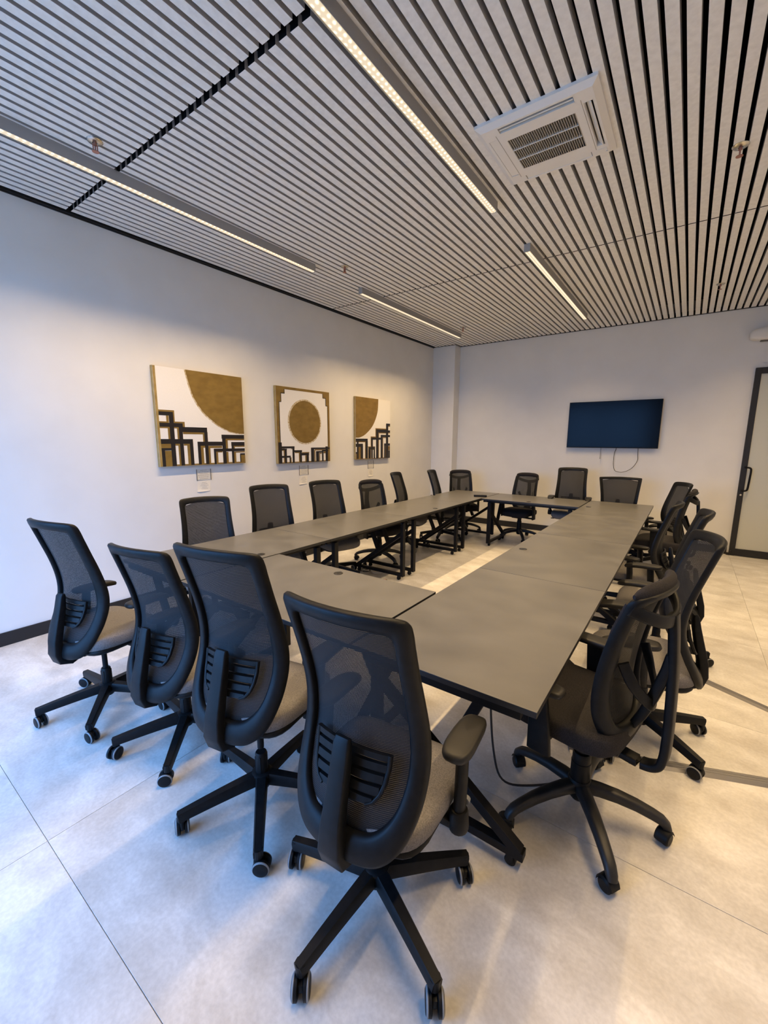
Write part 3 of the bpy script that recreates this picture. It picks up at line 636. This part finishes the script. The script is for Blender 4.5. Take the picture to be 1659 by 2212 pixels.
# ---- kind A: waisted mesh back with lumbar pad and spine bracket
profA = smooth_tab([(.39, -.222), (.45, -.215), (.53, -.192), (.61, -.160), (.69, -.132), (.76, -.122), (.84, -.128), (.93, -.148), (1.02, -.176), (1.11, -.206), (1.21, -.240)])
def YA(u, z): return interp(profA, z) + 0.052 * (u / 0.22) ** 2
outA = [(0, .415), (.08, .416), (.135, .428), (.178, .462), (.207, .515), (.225, .585), (.231, .665), (.228, .765), (.219, .88), (.214, .99), (.214, 1.09), (.215, 1.142), (.210, 1.172), (.186, 1.186), (.1, 1.192), (0, 1.194)]
inA = [(0, .502), (.07, .503), (.108, .514), (.140, .543), (.162, .585), (.174, .64), (.178, .70), (.174, .79), (.169, .89), (.167, .99), (.168, 1.075), (.168, 1.112), (.162, 1.128), (.142, 1.136), (.08, 1.142), (0, 1.144)]
def make_chair_a(arms=True, mesh='mesh_black', outer=outA, inner=inA, seat='seat_grey', plain=False):
    t = empty('office_chair')
    leg = None
    r_end, zl = 0.335, 0.098
    for k in range(5):
        b = MB(); pts = []; secs = []
        for i in range(7):
            q = i / 6; r = 0.025 + (r_end + 0.012 - 0.025) * q
            pts.append((r, 0, 0.128 - 0.028 * q - 0.010 * q * q)); w = 0.052 - 0.016 * q; h = 0.050 - 0.014 * q
            secs.append([(w * 0.5, -h * .5), (w * .5, h * .22), (w * .36, h * .5), (-w * .36, h * .5), (-w * .5, h * .22), (-w * .5, -h * .5)])
        b.sweep(pts, secs)
        b.lathe([(0.017, 0.068), (0.018, 0.105)], 12, (r_end, 0, 0))
        o = leg.copy() if leg else b.build('base_leg', 'plastic_black', t, smooth=True, angle=28)
        if leg: COL.objects.link(o)
        o.parent = t; o.rotation_euler = (0, 0, 2 * PI * k / 5); o['base'] = 1
        cs = caster_twin(o, r_end, 0.09) if not leg else leg.children[0].copy()
        if leg: COL.objects.link(cs); cs.parent = o
        leg = leg or o
    o = MB().lathe([(0.030, 0.075), (0.036, 0.085), (0.040, 0.10), (0.046, 0.15), (0.036, 0.156)], 20).build('base_hub', 'plastic_black', t, smooth=True); o['base'] = 1
    b = MB(); b.lathe([(0.026, 0.15), (0.0275, 0.16), (0.0255, 0.245), (0.022, 0.250)], 18)
    for k in range(6): a = k * PI / 3; b.box(0.0245 * math.cos(a) - 0.003, 0.0245 * math.cos(a) + 0.003, 0.0245 * math.sin(a) - 0.003, 0.0245 * math.sin(a) + 0.003, 0.165, 0.235)
    o = b.build('column_sleeve', 'plastic_black', t, smooth=True); o['base'] = 1
    MB().lathe([(0.0145, 0.22), (0.0145, 0.43)], 16).build('gas_piston', 'steel_black', t, smooth=True)
    m = MB().box(-0.075, 0.075, -0.15, 0.12, 0.392, 0.435, c=0.012).lathe([(0.035, 0.375), (0.04, 0.40)], 18).build('tilt_mechanism', 'plastic_black', t, smooth=True)
    b = MB(); b.sweep([(0.06, 0.05, 0.41), (0.18, 0.06, 0.405), (0.235, 0.06, 0.40)], circ(0.006, 8)); b.box(0.20, 0.25, 0.045, 0.075, 0.393, 0.405, c=0.004)
    b.build('lever', 'plastic_black', m, smooth=True)
    # seat
    vs, fs = superell(0.245, 0.235, 0.046, 0.42, 0.42, 36, 14)
    def bend(p):
        x, y, z = p; yy = y + 0.045
        w = 1 - 0.10 * max(0, -y / 0.235) ** 2
        return (x * w, yy, z + 0.485 - 1.05 * max(0, y - 0.10) ** 2 * 1.6 - 0.35 * max(0, 0.14 - abs(y)) * 0.10 + 0.10 * x * x)
    MB().add([bend(p) for p in vs], fs).build('seat_cushion', seat, t, smooth=True, angle=80)
    vs, fs = superell(0.235, 0.222, 0.024, 0.5, 0.42, 28, 8)
    MB().add([(x, y + 0.04, z + 0.447 - 1.3 * max(0, y - 0.12) ** 2) for x, y, z in vs], fs).build('seat_pan', 'plastic_black', t, smooth=True, angle=80)
    # back
    b = MB(); ring_frame(b, outer, inner, YA, 0.010, 0.024); fr = b.build('back_frame', 'plastic_black', t, smooth=True, angle=60)
    b = MB(); sling(b, inner, YA, 0.012, 0.003); b.build('back_mesh', mesh, t, smooth=True)
    if not plain:
        # lumbar pad: slotted plate behind the mesh
        lp = MB(); zc0, zc1 = 0.615, 0.735
        def lrow(z0, z1, w, n=10):
            vs = []
            for i in range(n + 1):
                u = -w + 2 * w * i / n
                for z, dy in ((z0, -.012), (z1, -.012), (z1, -.024), (z0, -.024)): vs.append((u, YA(u, z) + dy - 0.006, z))
            fs = [(i * 4 + k, i * 4 + (k + 1) % 4, (i + 1) * 4 + (k + 1) % 4, (i + 1) * 4 + k) for i in range(n) for k in range(4)] + [(0, 1, 2, 3), tuple(n * 4 + k for k in (3, 2, 1, 0))]
            lp.add(vs, fs)
        for z0, z1, w in ((.715, .732, .126), (.683, .704, .124), (.652, .673, .119), (.621, .642, .112), (.594, .611, .096)): lrow(z0, z1, w)
        for s in (-1, 1):
            zs = [.732, .69, .65, .622, .600, .591]; us = [.130, .129, .124, .115, .098, .078]
            lp.sweep([(s * u, YA(u, z) - 0.024, z) for u, z in zip(us, zs)], rr(0.012, 0.016, 0.004, 2), upv=(0, 1, 0))
        lp.build('lumbar_pad', 'plastic_black', t)
        # spine bracket
        b = MB(); pts = []; secs = []
        for z, y, w, h in ((.775, -.182, .050, .016), (.762, -.186, .056, .026), (.70, -.196, .058, .034), (.60, -.220, .062, .040), (.52, -.240, .070, .042), (.45, -.248, .078, .040), (.405, -.235, .082, .038), (.385, -.185, .082, .034), (.390, -.09, .085, .030)):
            pts.append((0, y, z)); secs.append(rr(w, h, 0.006, 2))
        b.sweep(pts, secs, upv=(0, -1, 0.001)); b.build('spine_bracket', 'plastic_black', t, smooth=True, angle=50)
    if arms:
        for s in (-1, 1):
            b = MB(); b.sweep([(s * 0.10, 0.06, 0.418), (s * 0.20, 0.065, 0.415), (s * 0.262, 0.07, 0.405)], rr(0.05, 0.026, 0.008, 2))
            b.lathe([(0.030, 0.385), (0.034, 0.40), (0.030, 0.455), (0.027, 0.46)], 16, (s * 0.27, 0.07, 0))
            b.sweep([(s * 0.27, 0.07, 0.40), (s * 0.272, 0.075, 0.55), (s * 0.270, 0.085, 0.662)], [(a * 1.0, b_ * 1.25) for a, b_ in circ(0.020, 14)], upv=(0, 1, 0))
            ap = b.build('arm_post', 'plastic_black', t, smooth=True)
            MB().lathe([(0.012, 0.0), (0.012, 0.016), (0.007, 0.018)], 10, (s * 0.27 + 0.012 * s, 0.095, 0.47), axis='y').build('height_button', 'caster_grey', ap)
            vs, fs = superell(0.047, 0.132, 0.017, 0.45, 0.62, 28, 8)
            MB().add([(x * (1 - 0.10 * (y / .132)) + s * 0.262, y + 0.135, z + 0.676 - 0.02 * (y / .132) ** 2 * (y > 0)) for x, y, z in vs], fs).build('arm_pad', 'arm_pad_black', ap, smooth=True, angle=60)
    return t

# ---- kind B: mesh back on a T-shaped rear support, arched base
profB = smooth_tab([(.46, -.165), (.54, -.160), (.62, -.150), (.70, -.150), (.80, -.160), (.90, -.178), (1.0, -.205), (1.12, -.250)])
def YBk(u, z): return interp(profB, z) + 0.055 * (u / 0.21) ** 2
outB = [(0, .470), (.11, .472), (.165, .494), (.195, .55), (.209, .61), (.214, .69), (.213, .78), (.209, .87), (.204, .95), (.200, 1.02), (.198, 1.055), (.190, 1.072), (.168, 1.080), (.1, 1.088), (0, 1.092)]
inB = [(0, .535), (.085, .537), (.122, .552), (.143, .588), (.154, .635), (.160, .70), (.161, .78), (.160, .87), (.158, .95), (.157, 1.01), (.156, 1.035), (.150, 1.047), (.133, 1.053), (.08, 1.060), (0, 1.064)]
def make_chair_b():
    t = empty('office_chair'); leg = None; r_end = 0.325
    for k in range(5):
        b = MB(); pts = []; secs = []
        for r, z, w, h in ((.02, .150, .060, .052), (.08, .150, .058, .050), (.15, .143, .054, .046), (.22, .128, .050, .042), (.28, .108, .046, .039), (.312, .094, .044, .037), (.330, .076, .041, .036), (.336, .058, .037, .034)):
            pts.append((r, 0, z)); secs.append(rr(w, h, min(w, h) * 0.38, 3))
        b.sweep(pts, secs)
        o = leg.copy() if leg else b.build('base_leg', 'plastic_worn', t, smooth=True, angle=50)
        if leg: COL.objects.link(o)
        o.parent = t; o.rotation_euler = (0, 0, 2 * PI * k / 5); o['base'] = 1
        cs = caster_hood(o, r_end + 0.008, 0.07) if not leg else leg.children[0].copy()
        if leg: COL.objects.link(cs); cs.parent = o
        leg = leg or o
    o = MB().lathe([(0.028, 0.085), (0.04, 0.10), (0.048, 0.175), (0.042, 0.185)], 20).build('base_hub', 'plastic_black', t, smooth=True); o['base'] = 1
    o = MB().lathe([(0.040, 0.18), (0.040, 0.265), (0.037, 0.268), (0.037, 0.305), (0.033, 0.31)], 20).build('column_sleeve', 'plastic_black', t, smooth=True); o['base'] = 1
    MB().lathe([(0.032, 0.29), (0.032, 0.42)], 18).build('gas_piston', 'plastic_black', t, smooth=True)
    m = MB().box(-0.08, 0.08, -0.16, 0.13, 0.388, 0.43, c=0.012).build('tilt_mechanism', 'plastic_black', t, smooth=True)
    b = MB(); b.sweep([(0.06, 0.03, 0.405), (0.2, 0.04, 0.40), (0.26, 0.045, 0.395)], circ(0.006, 8)); b.box(0.225, 0.27, 0.03, 0.06, 0.388, 0.40, c=0.004); b.build('lever', 'plastic_black', m, smooth=True)
    vs, fs = superell(0.25, 0.24, 0.052, 0.40, 0.45, 36, 14)
    MB().add([(x, y + 0.055, z + 0.482 - 1.2 * max(0, y - 0.12) ** 2 + 0.15 * x * x) for x, y, z in vs], fs).build('seat_cushion', 'seat_black', t, smooth=True, angle=80)
    b = MB(); ring_frame(b, outB, inB, YBk, 0.012, 0.026); b.build('back_frame', 'plastic_black', t, smooth=True, angle=60)
    b = MB(); sling(b, inB, YBk, 0.012, 0.006); b.build('back_mesh', 'mesh_open', t, smooth=True)
    tp_ = [(u, YBk(u, 1.07) + 0.004 - 0.004, 1.080 + 0.010 * (1 - (u / .19) ** 2)) for u in [(-.192 + .384 * i / 18) for i in range(19)]]
    b = MB(); b.sweep(tp_, [[(a * (1 - .75 * abs(p[0] / .193) ** 7), b_ * 1.5 * (1 - .75 * abs(p[0] / .193) ** 7)) for a, b_ in circ(0.021, 12)] for p in tp_]); b.build('top_roll', 'seat_black', t, smooth=True)
    for s in (-1, 1): MB().sweep([(s * 0.196, YBk(.19, .62) + .010, .62), (s * 0.199, YBk(.19, .8) + .011, .80), (s * 0.196, YBk(.19, .95) + .011, .95), (s * .19, YBk(.19, 1.05) + .011, 1.05)], circ(0.008, 8), upv=(0, 1, 0)).build('mesh_welt', 'seat_black', t, smooth=True)
    rail = smooth_tab([(-.195, YBk(.195, 1.03) - .012, 1.035), (-.15, -.222, 1.008), (-.08, -.254, .982), (0, -.264, .973), (.08, -.254, .982), (.15, -.222, 1.008), (.195, YBk(.195, 1.03) - .012, 1.035)])
    b = MB(); b.sweep(rail, rr(0.020, 0.046, 0.007, 2)); b.build('top_rail', 'plastic_black', t, smooth=True, angle=50)
    b = MB(); pts = []; secs = []
    for z, y, w, h in ((.84, -.270, .052, .026), (.78, -.264, .056, .034), (.72, -.250, .060, .036), (.64, -.228, .060, .036), (.57, -.205, .058, .034), (.515, -.178, .056, .030)): pts.append((0, y, z)); secs.append(rr(w, h, 0.007, 2))
    b.sweep(pts, secs, upv=(0, -1, 0.001)); sp = b.build('spine', 'plastic_black', t, smooth=True, angle=50)
    b = MB(); jp = smooth_tab([(0, -.262, .992), (0, -.272, .90), (0, -.282, .78), (0, -.288, .65), (0, -.291, .52), (0, -.288, .43), (0, -.272, .385), (0, -.22, .366), (0, -.12, .374), (0, -.05, .395)])
    b.sweep(jp, rr(0.056, 0.030, 0.008, 2), upv=(0, -1, 0.001)); b.build('support_bar', 'plastic_black', t, smooth=True, angle=50)
    b = MB(); b.sweep(smooth_tab([(-.12, YBk(.12, .72) - .02, .80), (-.10, YBk(.1, .7) - .05, .72), (-.05, -.225, .65), (0, -.235, .62), (.05, -.225, .65), (.10, YBk(.1, .7) - .05, .72), (.12, YBk(.12, .72) - .02, .80)]), rr(0.014, 0.040, 0.005, 2)); b.build('lumbar_strap', 'plastic_black', t, smooth=True, angle=50)
    for s in (-1, 1):
        b = MB(); b.sweep([(s * 0.10, 0.08, 0.415), (s * 0.22, 0.085, 0.412), (s * 0.268, 0.09, 0.415)], rr(0.06, 0.020, 0.006, 2))
        b.sweep([(s * 0.274, 0.065, 0.395), (s * 0.276, 0.070, 0.52), (s * 0.272, 0.085, 0.655)], [rr(0.022, 0.095, 0.006, 2), rr(0.022, 0.085, 0.006, 2), rr(0.022, 0.070, 0.006, 2)], upv=(0, 1, 0))
        ap = b.build('arm_post', 'plastic_black', t, smooth=True, angle=50)
        vs, fs = superell(0.042, 0.125, 0.015, 0.45, 0.5, 28, 8)
        MB().add([(x + s * 0.268, y + 0.11, z + 0.667) for x, y, z in vs], fs).build('arm_pad', 'arm_pad_black', ap, smooth=True, angle=60)
    return t
# ---- kind C: wider back, square shoulders
outC = [(0.000, .44), (0.098, .441), (0.158, .452), (0.196, .485), (0.218, .54), (0.227, .61), (0.232, .69), (0.239, .78), (0.247, .87), (0.257, .95), (0.268, 1.03), (0.274, 1.075), (0.273, 1.096), (0.257, 1.104), (0.131, 1.108), (0.000, 1.110)]
inC = [(0.000, .505), (0.076, .506), (0.122, .517), (0.155, .548), (0.172, .59), (0.181, .65), (0.187, .71), (0.195, .785), (0.205, .87), (0.215, .95), (0.225, 1.02), (0.229, 1.048), (0.227, 1.062), (0.214, 1.068), (0.109, 1.072), (0.000, 1.074)]
CHAIRG = 'office chairs around the table ring'
def place(proto, x, y, face, base, lab, dz=0.0, first=[], swivel=None, arm=0.0):
    """face: yaw of the seat in degrees (0 looks along +y); base: yaw of the star base; dz: gas lift"""
    o = proto if proto not in first else copy_tree(proto)
    first.append(proto)
    o.location = (x, y, 0); o.rotation_euler = (0, 0, R(face)); tag(o, lab, 'chair', CHAIRG)
    k = 0
    for ch in o.children:
        if ch.get('base'):
            if ch.name.startswith('base_leg'):
                ch.rotation_euler = (0, 0, R(base - face + 72 * k)); k += 1
                for c in ch.children: c.rotation_euler = (0, 0, random.uniform(0, 2 * PI) if swivel is None else R(swivel) - R(base + 72 * (k - 1)) + random.uniform(-.25, .25))
        else: ch.location = (0, 0, dz + (arm if ch.name.startswith('arm_post') else 0))
    return o
A = make_chair_a(); B = make_chair_b(); C = make_chair_a(True, 'mesh_black', outC, inC)
# near row seen from behind
place(A, 3.513, 1.001, 4.5, -95, 'black mesh chair nearest the camera, fully in view from behind', 0.0, swivel=-143)
place(A, 2.840, 1.035, 11, -113, 'black mesh chair seen from behind, next to the nearest one', 0.05)
place(A, 2.160, 1.060, 9.5, -116, 'lowest of the four black mesh chairs seen from behind', -0.06)
place(A, 1.500, 0.925, 10, -108, 'black mesh chair seen from behind, closest to the long white wall', 0.01)
# along the canvases
place(A, 0.90, 2.04, -112, 20, 'black mesh chair facing the room, nearest the window end of the canvases', -0.085)
place(A, 0.80, 2.85, -112, 50, 'black mesh chair facing the room below the gap between first and middle canvas', -0.045)
place(A, 0.93, 3.60, -106, 10, 'black mesh chair facing the room below the middle canvas', -0.045)
place(B, 1.00, 4.42, -105, -15, 'chair with T-shaped rear support showing through its mesh, below the far canvas', -0.02)
place(A, 0.88, 5.30, -75, 35, 'dark mesh chair turned edge-on beside the far canvas', -0.045)
place(A, 1.02, 6.15, -75, 0, 'dark mesh chair turned edge-on next to the pillar corner chair', -0.05)
place(B, 1.05, 6.86, -140, 25, 'chair with T-shaped rear support standing in the pillar corner', -0.02)
# television end
place(B, 2.09, 6.88, 170, 12, 'chair with T-shaped rear support and black seat left of the television', -0.02)
place(A, 2.83, 6.96, -172, 60, 'tall mesh chair with grey seat and arms just left below the television', 0.02, arm=0.075)
place(C, 3.52, 6.86, -167, 40, 'wide square-shouldered mesh chair below the television cable', 0.0)
# door side
place(B, 4.02, 1.804, 78, 13, 'black chair with open rear frame at the near end of the door-side row', 0.03)
place(A, 4.195, 2.564, 103, -38, 'mesh chair on the floor strip, second of the door-side row', -0.025)
place(A, 4.20, 3.60, 91.5, -55, 'third mesh chair of the door-side row', -0.035)
place(A, 4.03, 4.55, 86, 20, 'fourth mesh chair of the door-side row, pushed closer to the table', -0.10)
place(B, 4.14, 5.72, 86, 45, 'fifth chair of the door-side row, rear frame visible against the wall', -0.01)
place(A, 4.08, 6.45, 115, 10, 'last chair of the door-side row, turned towards the camera', -0.08)

# ------------------------------------------------------------------ floor strips and cables
def strip(p, q, w, label):
    p, q = Vector(p), Vector(q); L = (q - p).length; d = (q - p) / L
    t = empty('floor_cable_strip', ((p + q) / 2)[:] if len(p) == 3 else (*((p + q) / 2), 0), math.atan2(d.y, d.x)); tag(t, label, 'cable cover', 'aluminium cable strips on the floor')
    sec = [(-w / 2, 0.0), (-w / 2 + 0.018, 0.010), (w / 2 - 0.018, 0.010), (w / 2, 0.0)]
    vs = [(x, a, b_ + 0.0003) for x in (-L / 2, L / 2) for a, b_ in sec]
    MB().add(vs, [(0, 1, 5, 4), (1, 2, 6, 5), (2, 3, 7, 6), (0, 4, 7, 3), (0, 3, 2, 1), (4, 5, 6, 7)]).build('cover', 'aluminium_grey', t)
    MB().box(-L / 2, L / 2, -0.010, -0.007, 0.010, 0.0112).box(-L / 2, L / 2, 0.007, 0.010, 0.010, 0.0112).build('ridge', 'aluminium_grey', t)
strip((3.90, 2.205, 0), (5.6, 2.87, 0), 0.075, 'grey metal cable strip on the floor, nearer one under the chairs')
strip((4.36, 3.53, 0), (5.55, 2.90, 0), 0.07, 'grey metal cable strip on the floor, the farther slanting one')
tag(MB().sweep(smooth_tab([(3.62, 1.75, .64), (3.63, 1.73, .45), (3.66, 1.72, .2), (3.70, 1.75, .04), (3.80, 1.82, .008), (3.95, 1.98, .006), (4.02, 2.2, .006)]), circ(0.005, 8), upv=(0.3, 0.2, 1)).build('power_cable', 'trim_black', smooth=True), 'black power cable dropping from under the near table to the floor', 'cable')
for i in range(4):
    pts = []; cx, cy = 0.70 + 0.19 * i, 3.98 + 0.03 * (i % 2); n = 22
    for k in range(n):
        a = k * 0.62 + i; r = 0.03 + 0.055 * abs(math.sin(k * 0.37 + i * 1.3)); pts.append((cx + r * math.cos(a) + 0.003 * k, cy + r * 0.8 * math.sin(a), 0.005 + 0.012 * abs(math.sin(k * 1.1 + i)) + 0.002 * i))
    tag(MB().sweep(smooth_tab(pts), circ(0.0035, 6)).build('loose_cable', 'cable_white' if i != 2 else 'trim_black', smooth=True), ['white loose cable on the floor, nearest the canvases', 'white cable coil on the floor below the row of tables', 'black loose cable among the white ones on the floor', 'white cable loop on the floor nearest the table posts'][i], 'cable', 'loose cables under the tables')
ps = empty('power_strip', (1.45, 3.72, 0), R(15)); tag(ps, 'black power strip on the floor beside the loose cables', 'power strip')
MB().box(-0.15, 0.15, -0.03, 0.03, 0, 0.04, c=0.005).build('body', 'plastic_black', ps)
for i in range(4): MB().lathe([(0.019, 0.0395), (0.019, 0.0415), (0.012, 0.0415)], 16, (-0.10 + 0.058 * i, 0, 0)).build('socket', 'grommet_black', ps)
MB().box(0.118, 0.140, -0.010, 0.010, 0.039, 0.045, c=0.001).build('switch', 'power_red', ps)
